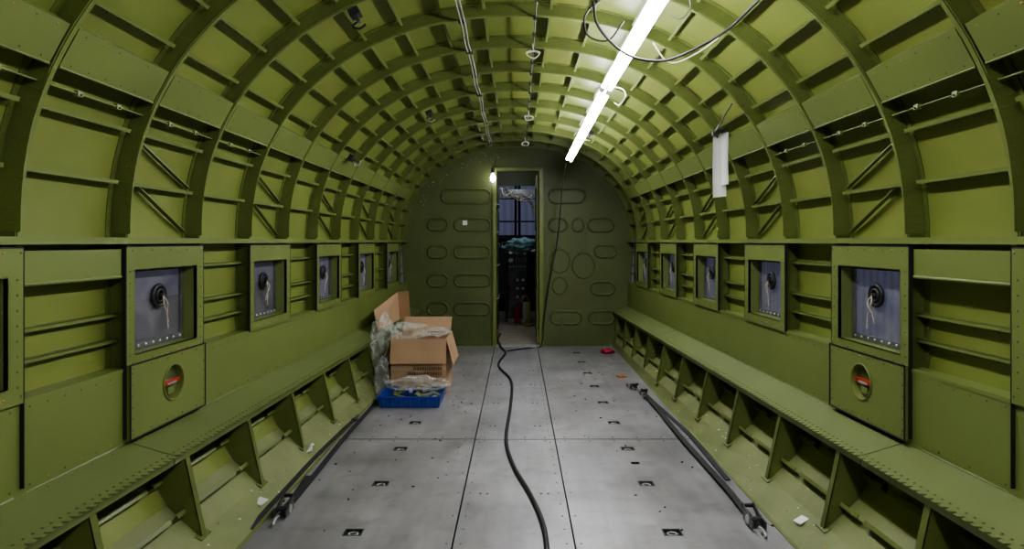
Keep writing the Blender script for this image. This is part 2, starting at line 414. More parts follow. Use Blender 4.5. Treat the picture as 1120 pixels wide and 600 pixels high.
def window(s,a,idx):
    root=empty('window_%d'%idx)
    m=MB()
    def P(u,y,z): return Vector((s*(Xw(y)+u),y,z))
    yo0,yo1=a+.016,a+.408; z0,z1=.703,.982
    m.hexa([P(.048,yo0,z0),P(.052,yo0,z0),P(.052,yo1,z0),P(.048,yo1,z0),P(.048,yo0,z1),P(.052,yo0,z1),P(.052,yo1,z1),P(.048,yo1,z1)],GLASS)
    m.build('glass',root)
    m=MB()
    fw=.02
    def bar(ya,yb,za,zb,mat=COCKG,u0=.040,u1=.047): m.hexa([P(u0,ya,za),P(u1,ya,za),P(u1,yb,za),P(u0,yb,za),P(u0,ya,zb),P(u1,ya,zb),P(u1,yb,zb),P(u0,yb,zb)],mat)
    bar(yo0,yo1,z0,z0+fw); bar(yo0,yo1,z1-.008,z1); bar(yo0,yo0+.008,z0+fw,z1-.008); bar(yo1-.012,yo1,z0+fw,z1-.008)
    for j in range(9): 
        y=yo0+.02+(yo1-yo0-.04)*j/8
        m.rivet(P(.040,y,z0+.010),(-s,0,0),.006,LSTEEL)
        m.rivet(P(.040,y,z1-.005),(-s,0,0),.004,STEEL)
    m.build('frame',root)
    m=MB()
    c=(a+.245,.880)
    for r,rad,u in ((.038,.008,.038),(.022,.006,.034)):
        m.sweep([P(u,c[0]+r*math.cos(t*PI/12),c[1]+r*math.sin(t*PI/12)) for t in range(24)],rad,BLACK,8,closed=True)
    m.poly([P(.040,c[0]+.036*math.cos(t*PI/12),c[1]+.036*math.sin(t*PI/12)) for t in range(24)],BLACK)
    m.cyl(P(.05,*c),P(.02,*c),.010,STEEL,12)
    m.build('rubber_port_plug',root)
    m=MB()
    rnd=random.Random(idx)
    for k in range(2):
        e=rnd.uniform(-.02,.02)
        m.sweep(crom([P(.022,c[0],c[1]+.0),P(.012,c[0]+.012*(-1)**k,c[1]-.03),P(.018,c[0]+e,c[1]-.07),P(.020,c[0]+e*1.6,c[1]-.10-.025*k)],6),.0022,ROPE,6)
    m.build('rope',root)
k=1
for s in (-1,1):
    for a in WIN:
        if a<1: continue
        window(s,a,k); k+=1
def hatch(s,a,wall):
    m=MB()
    def P(u,y,z): return Vector((s*(Xw(y)+u),y,z))
    y0,y1,z0,z1=a-.030,a+.45,.425,.672; U=-.028
    cy,cz,R=(a+.225),.565,.062
    angs=sorted([2*PI*i/32 for i in range(32)]+[math.atan2(z-cz,y-cy)%(2*PI) for y in (y0,y1) for z in (z0,z1)])
    def rect(t):
        c,sn=math.cos(t),math.sin(t)
        k=1e9
        if c>1e-9:k=min(k,(y1-cy)/c)
        if c<-1e-9:k=min(k,(y0-cy)/c)
        if sn>1e-9:k=min(k,(z1-cz)/sn)
        if sn<-1e-9:k=min(k,(z0-cz)/sn)
        return cy+c*k,cz+sn*k
    o=[P(U,*rect(t)) for t in angs]; i=[P(U,cy+R*math.cos(t),cz+R*math.sin(t)) for t in angs]
    o2=[P(-.008,*rect(t)) for t in angs]; i2=[P(-.009,cy+R*math.cos(t),cz+R*math.sin(t)) for t in angs]
    m.grid([o2,o,i,i2],GREENP,False,True)
    m.poly(i2,GREEND)
    m.sweep([P(U-.002,cy+(R+.003)*math.cos(t*PI/16),cz+(R+.003)*math.sin(t*PI/16)) for t in range(32)],.003,GREENP,6,closed=True)
    c=[P(U-.001,y,z) for y,z in ((y0,z0),(y1,z0),(y1,z1),(y0,z1))]
    for q in range(4): m.sweep([c[q],c[(q+1)%4]],.003,DARK,6)
    for q in range(10):
        y=y0+.018+(y1-y0-.036)*q/9
        for z in (z0+.014,z1-.014): m.rivet(P(U,y,z),(-s,0,0),.0038,BRASS if q%2 else RIVET)
    for q in range(6):
        z=z0+.03+(z1-z0-.06)*q/5
        for y in (y0+.014,y1-.014): m.rivet(P(U,y,z),(-s,0,0),.0038,RIVET)
    m.obox(P(-.015,cy,cz),(.006,0,0),(0,.058,0),(0,0,.008),RED)
    m.obox(P(-.022,cy,cz-.004),(.003,0,0),(0,.03,0),(0,0,.004),LSTEEL)
    m.obox(P(-.014,cy,cz-.03),(.005,0,0),(0,.02,0),(0,0,.012),GREENP)
    m.build('access_hatch',wall)
hatch(-1,2.18,WL); hatch(1,2.18,WR)
# ------------------------------------------------------------ benches
def bench(s):
    root=empty('side_bench')
    m=MB()
    segs=[(Y0+.014,-.58),(-.576,2.178),(2.184,4.94),(4.944,YB-.004)]
    def F(y): return Xw(y)-.156
    for (a,b) in segs:
        w=lambda y:Xw(y)-.007
        zt,zf,t=.41,.365,.004
        p=lambda x,y,z:(s*x,y,z)
        m.hexa([p(F(a),a,zf-t),p(w(a),a,zt-t),p(w(b),b,zt-t),p(F(b),b,zf-t),p(F(a),a,zf),p(w(a),a,zt),p(w(b),b,zt),p(F(b),b,zf)],GREENB)
        m.hexa([p(F(a),a,zf-.03),p(F(a)+.004,a,zf-.03),p(F(b)+.004,b,zf-.03),p(F(b),b,zf-.03),p(F(a),a,zf),p(F(a)+.004,a,zf),p(F(b)+.004,b,zf),p(F(b),b,zf)],GREENR)
        n=int((b-a)/.03); 
        for i in range(n):
            ya=a+(b-a)*i/n; yb=a+(b-a)*(i+1)/n; yt=ya+(yb-ya)*.5
            g=(yb-ya)*.18
            q=[p(F(ya)-.001,ya,zf+.0015),p(F(ya)+.022,ya,zf+.0075),p(F(yb)+.022,yb,zf+.0075),p(F(yb)-.001,yb,zf+.0015)]
            m.poly(q,GREENB)
            m.hexa([p(F(ya)-.017,ya+g*1.3,zf-.0015),p(F(ya),ya+g*.5,zf-.001),p(F(yb),yb-g*.5,zf-.001),p(F(yb)-.017,yb-g*1.3,zf-.0015),
                    p(F(ya)-.017,ya+g*1.3,zf+.001),p(F(ya),ya+g*.5,zf+.002),p(F(yb),yb-g*.5,zf+.002),p(F(yb)-.017,yb-g*1.3,zf+.001)],GREENB)
            m.rivet(p(F(yt)+.012,yt,zf+.006),(0,0,1),.0045,RIVET)
            if i%3==0: m.rivet(p(F(yt)+.135,yt,zf+.0405),(0,0,1),.003,RIVET)
    m.build('bench_top',root)
    m=MB()
    off=2.25 if s<0 else 2.31
    y=off-.48*8
    while y<YB-.1:
        L=low(y); w=Xw(y); f=F(y)
        xk=max(w-.2,.987)
        poly=[(f+.006,.36),(w-.01,.404),(w+.03,.404),(w-.004,.318),(w-.094,.168),(xk+.004,.074),(xk-.015,.062) if xk-.015>.985 else (xk+.002,.075)]
        A=[(s*x,y,z) for x,z in poly]; B=[(s*x,y+.004,z) for x,z in poly]
        if s<0: A=A[::-1];B=B[::-1]
        m.poly(A,GREENR); m.poly(B[::-1],GREENR)
        x0,z0=f+.006,.36; x1,z1=poly[-1]
        m.hexa([(s*x0,y,z0),(s*(x0+.004),y,z0),(s*(x0+.004),y+.028,z0),(s*x0,y+.028,z0),(s*x1,y,z1),(s*(x1+.004),y,z1),(s*(x1+.004),y+.028,z1),(s*x1,y+.028,z1)],GREENR)
        m.hexa([(s*(x1-.006),y-.02,z1-.004),(s*(x1+.05),y-.02,z1+.02),(s*(x1+.05),y+.05,z1+.02),(s*(x1-.006),y+.05,z1-.004),(s*(x1-.006),y-.02,z1),(s*(x1+.05),y-.02,z1+.026),(s*(x1+.05),y+.05,z1+.026),(s*(x1-.006),y+.05,z1)],GREENR)
        for q in range(5):
            f_=(q+.5)/5; m.rivet((s*(x0+(x1-x0)*f_+.012),y,z0+(z1-z0)*f_),(0,-1,0),.0035,RIVET)
        y+=.48
    m.build('bench_brackets',root)
bench(-1); bench(1)
# ------------------------------------------------------------ floor
def floor():
    m=MB()
    holesX=(-.61,.575)
    HY=[2.43+.49*k for k in range(-6,9)]
    sx=(-.98,-.232,.205,.98)
    segy=[(Y0+.014,-.2),(-.196,3.572),(3.580,YB-.002)]
    for si,(ya,yb) in enumerate(segy):
        for c in range(3):
            xa=sx[c]+.003; xb=sx[c+1]-.003; z=0.0
            if c==1: z=-.001
            hs=[]
            if c!=1:
                hx=holesX[0] if c==0 else holesX[1]
                hs=[(hx-.030,hx+.030,y-.024,y+.024) for y in HY if ya+.05<y<yb-.05]
                if c==2: hs+= [(hx-.02,hx+.02,y-.016,y+.016) for y in (3.19,) if ya+.05<y<yb-.05]
                hs.sort(key=lambda h:h[2])
            cur=ya
            for h in hs:
                m.poly([(xa,cur,z),(xb,cur,z),(xb,h[2],z),(xa,h[2],z)],FLOORM)
                m.poly([(xa,h[2],z),(h[0],h[2],z),(h[0],h[3],z),(xa,h[3],z)],FLOORM)
                m.poly([(h[1],h[2],z),(xb,h[2],z),(xb,h[3],z),(h[1],h[3],z)],FLOORM)
                d=-.03
                for (p,q) in (((h[0],h[2]),(h[1],h[2])),((h[1],h[2]),(h[1],h[3])),((h[1],h[3]),(h[0],h[3])),((h[0],h[3]),(h[0],h[2]))):
                    m.poly([(*p,z),(*q,z),(*q,d),(*p,d)],STEEL)
                m.poly([(h[0],h[2],d),(h[1],h[2],d),(h[1],h[3],d),(h[0],h[3],d)],COCK)
                if h[1]-h[0]>.05:
                    cx=(h[0]+h[1])/2; cy=(h[2]+h[3])/2
                    m.sweep([(cx+.017*math.cos(t*PI/8),cy+.014*math.sin(t*PI/8),-.006) for t in range(16)],.0035,LSTEEL,6,closed=True)
                    m.cyl((h[0],cy+.012,-.012),(h[1],cy+.012,-.012),.004,STEEL,6)
                    for (x0,x1,y0,y1) in ((h[0]-.005,h[1]+.005,h[2]-.005,h[2]),(h[0]-.005,h[1]+.005,h[3],h[3]+.005),(h[0]-.005,h[0],h[2],h[3]),(h[1],h[1]+.005,h[2],h[3])):
                        m.box(x0,x1,y0,y1,z,z+.0012,STEEL)
                cur=h[3]
            m.poly([(xa,cur,z),(xb,cur,z),(xb,yb,z),(xa,yb,z)],FLOORM)
            for (p,q) in (((xa,ya),(xb,ya)),((xb,ya),(xb,yb)),((xb,yb),(xa,yb)),((xa,yb),(xa,ya))):
                m.poly([(*p,z),(*q,z),(*q,-.02),(*p,-.02)],STEEL)
            n=int((yb-ya)/.115)
            for x in ((xa+.025,xb-.025) if c==1 else ((xb-.02,) if c==0 else (xa+.02,))):
                for i in range(n):
                    y=ya+.05+(yb-ya-.1)*i/(n-1)
                    if c==1 or i%2: m.rivet((x,y,z),(0,0,1),.004,STEEL)
            for x in [xa+.05+(xb-xa-.1)*j/(5 if c!=1 else 3) for j in range(6 if c!=1 else 4)]:
                for y in (ya+.03,yb-.03): m.rivet((x,y,z),(0,0,1),.005,STEEL)
            if c==1:
                for y in [ya+.25+.55*k for k in range(int((yb-ya)/.55))]:
                    for x in (xa+.07,xa+.1,xb-.07,xb-.1): m.rivet((x,y,z),(0,0,1),.006,STEEL)
    m.box(-1.0,1.0,Y0,YB,-.05,-.04,DARK)
    for s in (-1,1):
        m.box(min(s*.975,s*.992),max(s*.975,s*.992),Y0,YB,-.02,.004,GREENF)
    return m.build('floor')
floor()
# ------------------------------------------------------------ bulkheads
def bulkhead(y,door=None,flip=1,thick=.012):
    m=MB(); a=Xw(y)+K
    xs=sorted(set([-a+2*a*i/60 for i in range(61)]+([door[0],door[1]] if door else [])))
    L=low(y)
    def bot(x):
        x=abs(x)
        if x<=.982: return 0
        for (xa,za),(xb,zb) in zip(L[:-1],L[1:]):
            if xb<=x<=xa: return zb+(za-zb)*(x-xb)/(xa-xb) if xa>xb else za
        return 1.08
    for yy in (y,y+thick*flip):
        for x0,x1 in zip(xs[:-1],xs[1:]):
            z0,z1=bot(x0),bot(x1)
            if door and x0>=door[0]-1e-6 and x1<=door[1]+1e-6: z0=z1=door[2]
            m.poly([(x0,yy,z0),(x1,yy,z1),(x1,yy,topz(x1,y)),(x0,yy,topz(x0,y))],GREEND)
    return m
D=(-.237,.246,1.81)
m=bulkhead(YB,D)
S=105.6
def wp(px,py): return ((px-566)/S,CH+(264-py)/S)
def oval(m,x0,x1,y0,y1,rr=None):
    (xa,za),(xb,zb)=wp(x0,y1),wp(x1,y0); r=min(xb-xa,zb-za)/2*(rr or 1); pts=[]
    for cx,cz,t0 in ((xb-r,zb-r,0),(xa+r,zb-r,90),(xa+r,za+r,180),(xb-r,za+r,270)):
        for k in range(7):
            t=math.radians(t0+15*k); pts.append((cx+r*math.cos(t),YB-.002,cz+r*math.sin(t)))
    m.sweep(pts,.011,GREEND,8,closed=True)
for o in [(483,537,207,222),(468,490,239,252),(497,536,239,252),(468,490,269,282),(497,536,269,282),(468,490,300,313),(497,536,300,313),(468,490,331,344),(497,536,331,344),
          (600,640,207,222),(626,638,239,253),(643,671,239,253),(600,620,239,253),(650,674,268,281),(646,672,308,322),(644,672,340,354),(602,636,340,354)]:
    oval(m,*o)
for (cx,cy,r) in ((612,285,11),(638,290,12),(612,312,8)):
    x,z=wp(cx,cy); m.sweep([(x+r/S*math.cos(t*PI/12),YB-.002,z+r*1.15/S*math.sin(t*PI/12)) for t in range(24)],.008,GREEND,8,closed=True)
for px in (494,535,597,641):
    x,_=wp(px,0)
    for q in range(46):
        z=.03+q*.042
        if z<topz(x,YB,.1): m.rivet((x,YB,z),(0,-1,0),.005,RIVET)
for th in range(4,177,2):
    p,n=arch(math.radians(th),.10,YB); m.rivet((p.x,YB,p.z),(0,-1,0),.005,RIVET)
rr=random.Random(5)
for q in range(26):
    p,n=arch(math.radians(rr.uniform(98,158)),rr.uniform(.085,.16),YB); m.rivet((p.x,YB,p.z),(0,-1,0),rr.choice([.004,.006]),LSTEEL)
m.box(wp(506,0)[0],wp(511,0)[0],YB-.006,YB,wp(0,246)[1],wp(0,241)[1],PAPER)
for (x0,x1) in ((-.40,-.37),(.45,.48),(.75,.78)):
    m.box(x0,x1,YB-.012,YB,.02,.3,GREEND)
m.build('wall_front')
bulkhead(Y0,None,-1).build('wall_back')
m=MB(); y=YB-.03
rows=[[arch(PI*j/60,d,y+o)[0] for j in range(61)] for d,o in ((0,0),(.05,0),(.05,.03))]
m.grid(rows,GREENR,False)
m.build('trim_1')
m=MB()
for x in (D[0],D[1]):
    m.box(x-.02,x+.02,YB-.028,YB+.04,0,D[2],GREEN)
m.box(D[0]-.02,D[1]+.02,YB-.028,YB+.04,D[2],D[2]+.03,GREENP)
m.box(D[0],D[1],YB-.02,YB+.05,-.005,.012,LSTEEL)
for z in (.25,.95,1.6): m.cyl((D[1]+.0,YB+.045,z-.04),(D[1]+.0,YB+.045,z+.04),.009,STEEL,8)
m.build('trim_2')
m=MB()
m.box(D[1]-.045,D[1]-.023,YB+.05,YB+.51,.02,1.78,GREENP)
for z0,z1 in ((.12,.55),(.65,1.1),(1.2,1.65)):
    for (ya,yb,za,zb) in ((.1,.46,z0,z0+.012),(.1,.46,z1,z1+.012),(.1,.112,z0,z1),(.45,.462,z0,z1)):
        m.box(D[1]-.053,D[1]-.045,YB+ya,YB+yb,za,zb,GREENR)
m.cyl((D[1]-.085,YB+.46,.98),(D[1]-.045,YB+.46,.98),.012,LSTEEL,10); m.obox((D[1]-.085,YB+.43,.98),(.008,0,0),(0,.04,0),(0,0,.008),LSTEEL)
m.build('door_1')
# ------------------------------------------------------------ passage and cockpit
m=MB()
m.box(-1.0,1.0,YB+.012,10.2,-.03,-.004,COCKF)
m.build('passage_floor')
m=MB()
for s in (-1,1):
    x0,x1=(s*.5,s*.52) if s>0 else (-.52,-.5)
    m.box(x0,x1,YB+.06,8.2,0,2.0,GREEND)
    for k in range(5):
        y=YB+.2+k*.28
        m.box(min(s*.44,s*.5),max(s*.44,s*.5),y,y+.03,0,1.98,GREENR)
m.box(-.52,.52,YB+.012,8.2,2.0,2.02,GREEND)
for (x0,x1) in ((-.48,-.215),(.225,.48)):
    for i,z in enumerate((.05,.42,.80,1.18,1.5)):
        m.box(x0,x1,7.5,8.1,z,z+.012,LSTEEL)
        m.box(x0+.01,x1-.01,7.53,8.08,z+.012,z+.25,COCKG if i%2 else COCK)
        for q in range(4): m.cyl((x0+.04+.045*q,7.53,z+.08),(x0+.04+.045*q,7.515,z+.08),.012,LSTEEL if q%2 else RED,10)
        m.box(x0+.03,x1-.03,7.524,7.53,z+.13,z+.2,LSTEEL if i==2 else COCK)
for s in (-1,1): m.box(min(s*.24,s*1.0),max(s*.24,s*1.0),8.2,8.23,0,2.0,GREEND)
m.box(-.24,.24,8.2,8.23,1.78,2.0,GREEND)
for i in range(5):
    m.sweep(crom([(-.2+.02*i,8.15,1.75),(-.16+.05*i,8.12,1.66-.02*i),(.0+.04*i,8.14,1.70-.03*i),(.2,8.15,1.6-.05*i)],6),.006,[WHITE,GREYC,BLACK,LSTEEL,YEL][i],6)
m.build('passage_walls')
for (lx,ly,lz) in ((-.1,7.3,2.0),(.0,8.42,1.88)):  # invented ceiling lamps, added to brighten the dark passage and cockpit
    root=empty('added_fill_light'); m=MB()
    m.cyl((lx,ly,lz-.001),(lx,ly,lz-.03),.05,STEEL,16); m.build('base',root)
    m=MB(); m.sweep([(lx,ly,lz-.03),(lx,ly,lz-.045),(lx,ly,lz-.065),(lx,ly,lz-.075)],[.045,.043,.03,.01],FILL,14); m.build('fill_dome',root)
root=empty('cockpit')
m=MB()
for s in (-1,1):
    m.box(min(s*.95,s*1.0),max(s*.95,s*1.0),8.23,10.2,0,1.15,GREEND)
    m.box(min(s*.95,s*1.0),max(s*.95,s*1.0),8.23,8.9,1.15,1.9,GREEND)
m.box(-1,1,8.23,9.0,1.88,1.92,GREEND)
m.box(-1,1,10.15,10.2,0,1.18,COCK)
for x in (-.9,-.45,-.03,.03,.45,.9): m.cyl((x,10.1,1.15),(x*.8,9.0,1.9),.018,COCK,8)
m.cyl((-.95,9.75,1.38),(.95,9.75,1.38),.012,COCK,6)
m.build('cockpit_shell',root)
m=MB()
m.box(-.8,.8,9.75,9.9,.72,1.12,COCK); m.box(-.85,.85,9.6,9.95,1.12,1.15,BLACK)
for i in range(-6,7):
    for z in (.8,.92,1.04):
        m.cyl((i*.1,9.74,z),(i*.1,9.75,z),.036,LSTEEL,14); m.poly([(i*.1+.028*math.cos(t*PI/6),9.738,z+.028*math.sin(t*PI/6)) for t in range(12)],WHITE if (i*7+int(z*50))%3==0 else BLACK)
m.build('instrument_panel',root)
m=MB()
m.box(-.13,.13,9.2,9.7,.0,.72,COCKG)
for i in range(6):
    x=-.1+.04*i; m.cyl((x,9.3,.7),(x,9.22,.9),.006,LSTEEL,6); m.sweep([(x-.012,9.21,.91),(x+.012,9.21,.91)],.016,RED if i in(1,4) else (YEL if i==2 else WHITE),8)
for z in (.3,.42,.54):
    for x in (-.08,0,.08): m.cyl((x,9.2,z),(x,9.185,z),.02,[LSTEEL,RED,WHITE][int(z*100+x*100)%3],10)
m.build('throttle_pedestal',root)
m=MB()
m.sweep(crom([(.05,8.5,.3),(.10,8.45,.38),(.15,8.5,.3),(.14,8.4,.12),(.08,8.4,.02),(.16,8.3,.02),(.2,8.5,.02)],6),.012,YEL,6)
m.obox((.12,8.65,.14),(.05,0,0),(0,.05,0),(0,0,.14),LSTEEL); m.cyl((.0,8.7,.0),(.0,8.7,.22),.04,RED,12); m.cyl((.0,8.7,.22),(.0,8.7,.27),.015,STEEL,8)
m.build('fire_extinguisher_and_hose',root)
for s in (-1,1):
    m=MB()
    cx=s*.33
    m.box(cx-.22,cx+.22,8.75,9.2,.38,.5,COCK); m.hexa([(cx-.22,8.7,.45),(cx+.22,8.7,.45),(cx+.22,8.78,.45),(cx-.22,8.78,.45),(cx-.17,8.6,1.02),(cx+.17,8.6,1.02),(cx+.17,8.67,1.02),(cx-.17,8.67,1.02)],COCK)
    for dx in (-.18,.18):
        m.cyl((cx+dx,8.8,0),(cx+dx,8.8,.4),.015,STEEL,8); m.cyl((cx+dx,9.15,0),(cx+dx,9.15,.4),.015,STEEL,8)
    m.build('pilot_seat',root)
m=MB()
m.box(-.25,.25,8.75,9.0,1.66,1.78,COCKG)
for i in range(8): m.cyl((-.2+.055*i,8.75,1.70),(-.2+.055*i,8.72,1.69),.008,WHITE if i%2 else RED,6)
m.build('overhead_panel',root)
def blob(name,c,r,mat,seed=0,amp=.3,freq=6,sub=4,parent=None,flat=None):
    import bmesh
    bm=bmesh.new(); bmesh.ops.create_icosphere(bm,subdivisions=sub,radius=1)
    for v in bm.verts:
        p=v.co.copy(); d=noise.noise(p*freq*.25+Vector((seed,0,0)))*amp- abs(noise.noise(p*freq*.5+Vector((seed*3,1,0))))*amp*.7 - abs(noise.noise(p*freq*1.1+Vector((1,seed*3,0))))*amp*.35
        q=p*(1.1+d); v.co=Vector((q.x*r[0],q.y*r[1],q.z*r[2]))+Vector(c)
        if flat is not None and v.co.z<flat: v.co.z=flat+.001
    me=bpy.data.meshes.new(name); bm.to_mesh(me); bm.free(); me.materials.append(mat)
    for p in me.polygons: p.use_smooth=True
    o=bpy.data.objects.new(name,me); bpy.context.scene.collection.objects.link(o)
    if parent:o.parent=parent
    return o
blob('draped_cover',(.06,8.55,1.02),(.22,.12,.10),CLOTH,3,.5,9,4,root)
# ------------------------------------------------------------ outside
m=MB()
m.box(6.95,7.05,-10,22,-2.2,6,HANG)
m.box(-7.05,-6.95,-10,22,.0,6,HANGL); m.box(-7.05,-6.9,-10,22,-2.2,.0,HANGB)
for y in range(-9,22,4):
    for s in (-1,1): m.box(s*6.85-.06,s*6.85+.06,y,y+.15,-2.2,6,STEEL)
m.box(-7,7,21.9,22,-2.2,6,HANG)
m.build('hangar_wall')
m=MB(); m.box(-7,7,-10,22,-2.3,-2.2,HFLOOR); m.build('hangar_ground')
# ------------------------------------------------------------ lights
def fixture(p0,p1):
    root=empty('fluorescent_light')
    p0=Vector(p0);p1=Vector(p1); d=(p1-p0).normalized(); L=(p1-p0).length; c=(p0+p1)/2
    out=Vector((.4,0,.9)); out=(out-d*out.dot(d)).normalized(); sd=d.cross(out)
    m=MB()
    m.obox(c+out*.022,d*L/2,sd*.016,out*.012,WHITE)
    for q in (-1,1):
        for e in (-1,1): m.obox(c+d*e*(L/2-.010)+sd*q*.018-out*.002,d*.010,sd*.012,out*.014,WHITE)
    for e in (-.7,.7): m.cyl(c+d*e*L/2+out*.034,c+d*e*L/2+out*.12,.003,STEEL,6)
    m.build('housing',root)
    m=MB()
    for q in (-1,1): m.sweep([p0+d*.022+sd*q*.018-out*.007,p1-d*.022+sd*q*.018-out*.007],.0125,TUBE,10)
    m.build('tubes',root)
fixture((.50,1.17,1.935),(.49,3.58,1.925))
fixture((.49,3.64,1.92),(.475,6.0,1.835))
fixture((.50,-1.6,1.935),(.50,.9,1.935))
root=empty('work_lamp'); m=MB()
x,z=-.25,1.73
m.sweep([(x,6.66,z+.10),(x,6.66,z+.05)],.016,BLACK,10)
for k in range(6):
    t=k*PI/3; m.sweep(crom([(x+.014*math.cos(t),6.66+.014*math.sin(t),z+.05),(x+.035*math.cos(t),6.66+.035*math.sin(t),z),(x+.004*math.cos(t),6.66+.004*math.sin(t),z-.06)],5),.0015,STEEL,4)
m.sweep(crom([(x,6.66,z+.1),(x+.02,6.66,z+.13),(x+.03,6.66,z+.19)],6),.004,BLACK,6)
m.build('guard_and_socket',root)
m=MB(); m.sweep([(x,6.66,z+.045),(x,6.66,z+.03),(x,6.66,z),(x,6.66,z-.03),(x,6.66,z-.045)],[.008,.016,.027,.022,.006],BULB,10); m.build('bulb',root)
# ------------------------------------------------------------ cords
m=MB()
cord=[(-.2,7.6,.006),(-.218,7.3,.006),(-.20,6.9,.03),(-.16,6.6,.007),(-.116,6.3,.007),(-.165,5.68,.007),(-.05,5.05,.007),(-.045,4.3,.007),(-.062,3.575,.007),(-.02,3.14,.007),(.05,2.80,.007),(.092,2.54,.007),(.103,2.30,.007),(.09,2.0,.007),(0,1.5,.007),(-.1,.8,.007),(-.05,0,.007)]
m.sweep(crom(cord,10),.0095,BLACK,8); m.build('extension_cord')
m=MB(); m.sweep(crom([(.45,6.03,1.80),(.42,6.1,1.6),(.40,6.2,1.3),(.38,6.35,1.05),(.32,6.5,.7),(.27,6.62,.3),(.24,6.66,.02),(.1,6.6,.006),(-.05,6.47,.006),(-.10,6.42,.006)],8),.0055,BLACK,6); m.build('power_cord')
m=MB(); m.sweep(crom([(.29,2.5,2.0),(.31,2.5,1.90),(.41,2.5,1.80),(.52,2.48,1.765),(.608,2.45,1.775),(.74,2.35,1.83),(.80,2.2,1.88),(.84,2.0,1.92),(.86,1.75,1.93)],8),.0055,BLACK,6)
m.sweep(crom([(.33,2.6,2.04),(.27,2.6,1.98),(.28,2.6,1.90),(.36,2.6,1.88),(.42,2.58,1.95)],8),.004,BLACK,6)
m.sweep(crom([(.58,2.3,1.98),(.61,2.3,1.91),(.58,2.32,1.87),(.545,2.35,1.90)],8),.0025,BLACK,6)
m.sweep(crom([(.56,2.7,1.90),(.61,2.7,1.83),(.66,2.7,1.82),(.74,2.65,1.85),(.8,2.6,1.89)],8),.003,WIREW,6)
m.build('lamp_cable')
m=MB(); m.sweep(crom([(.53,3.55,1.92),(.56,3.45,1.88),(.56,3.4,1.83),(.545,3.5,1.81),(.53,3.58,1.84)],8),.0025,WIREW,6); m.build('hanging_wire')
m=MB()
for xo in (-.27,-.253):
    pts=[]
    for k in range(30):
        y=-1.0+7.5*k/29; z=topz(xo,y,K)-.012-.006*math.sin(k*1.7); pts.append((xo+.004*math.sin(k*2.1),y,z))
    m.sweep(crom(pts,3),.0038,GREYC,6)
for y in RIBS:
    if y>.5: z=topz(.26,y,K); m.box(-.28,-.243,y-.004,y+.014,z-.018,z-.002,STEEL)
m.build('ceiling_conduit')
m=MB()
xo=.085
m.sweep([(xo,y,topz(xo,y,K)-.010) for y in (-1,1,3,5,6.6)],.004,STEEL,8)
for y in [RIBS[0]+.23*k for k in range(38)]:
    if y>.5 and y<6.6: z=topz(xo,y,K); m.box(xo-.009,xo+.009,y-.010,y+.010,z-.018,z-.001,COCK)
m.build('ceiling_rail')
for (x,y,seed) in ((.08,3.45,1),(.085,5.0,2),(.07,6.1,3)):
    m=MB(); r=random.Random(seed); z=topz(x,y,K)-.014
    pts=[(x,y,z),(x+.004,y,z-.03)]
    for k in range(9): pts.append((x+.034*math.cos(k*1.3)+r.uniform(-.006,.006),y+.012*math.sin(k*.9),z-.055+.020*math.sin(k*1.3)+r.uniform(-.006,.006)))
    m.sweep(crom(pts,6),.003,WIREW,6); m.build('wire_coil')
for (td,y,c) in ((119.5,2.68,1),(118.5,4.55,2),(150,4.2,3),(62,5.3,4)):
    m=MB(); th=math.radians(td); p,n=arch(th,K,y); t=tang(n)
    m.obox(p+n*.016,t*.022,(0,.03,0),n*.014,COCK); m.obox(p+n*.035,t*.006,(0,.012,0),n*.02,STEEL)
    m.sweep(crom([p+n*.05,p+n*.06+t*.03,p+n*.08+t*.01,p+n*.075-t*.02],5),.005,LSTEEL if c>1 else BLACK,6); m.build('cable_clamp')
root=empty('paper_tag'); m=MB()
def sheet(x,y,z0,z1,w,yaw,mat=PAPER,bow=.01):
    rows=[]
    for k in range(9):
        f=k/8; z=z1+(z0-z1)*f
        rows.append([(x+w*(g-.5)*math.cos(yaw),y+w*(g-.5)*math.sin(yaw)+bow*math.sin(f*3)*1.0+.004*math.sin(g*6),z+.006*g) for g in (0,.25,.5,.75,1)])
    m.grid(rows,mat,True)
sheet(1.012,3.27,1.30,1.605,.070,.15); sheet(1.03,3.262,1.36,1.62,.045,-.1)
m.build('paper_sheets',root)
m=MB()
m.sweep(crom([(1.0,3.265,1.60),(.985,3.25,1.62),(1.0,3.23,1.66),(1.01,3.17,1.70),(1.02,3.11,1.735)],5),.004,STEEL,6); m.obox((1.0,3.255,1.625),(.03,0,.008),(0,.008,0),(0,0,.010),COCK); m.build('clip',root)
# ------------------------------------------------------------ straps
def ratchet(m,c,d,s=1.0):
    c=Vector(c); d=Vector(d).normalized(); sd=d.cross(Vector((0,0,1))).normalized(); up=Vector((0,0,1))
    for q in (-1,1):
        m.obox(c+sd*q*.026*s+up*.02*s,d*.05*s,sd*.003*s,up*.014*s,STEEL)
        m.obox(c+sd*q*.021*s+up*.038*s+d*.03*s,(d*.045+up*.015)*s,sd*.003*s,up*.010*s,STEEL)
        m.cyl(c+sd*q*.027*s+up*.025*s,c+sd*q*.032*s+up*.025*s,.018*s,LSTEEL,12)
    m.cyl(c-sd*.026*s+up*.025*s,c+sd*.026*s+up*.025*s,.011*s,STEEL,10)
    m.cyl(c-sd*.026*s+up*.05*s+d*.075*s,c+sd*.026*s+up*.05*s+d*.075*s,.008*s,BLACK,10)
    m.sweep(crom([c-d*.05*s+up*.015*s,c-d*.09*s+up*.02*s,c-d*.12*s+up*.010*s,c-d*.105*s+up*.006],5),.005*s,LSTEEL,6)
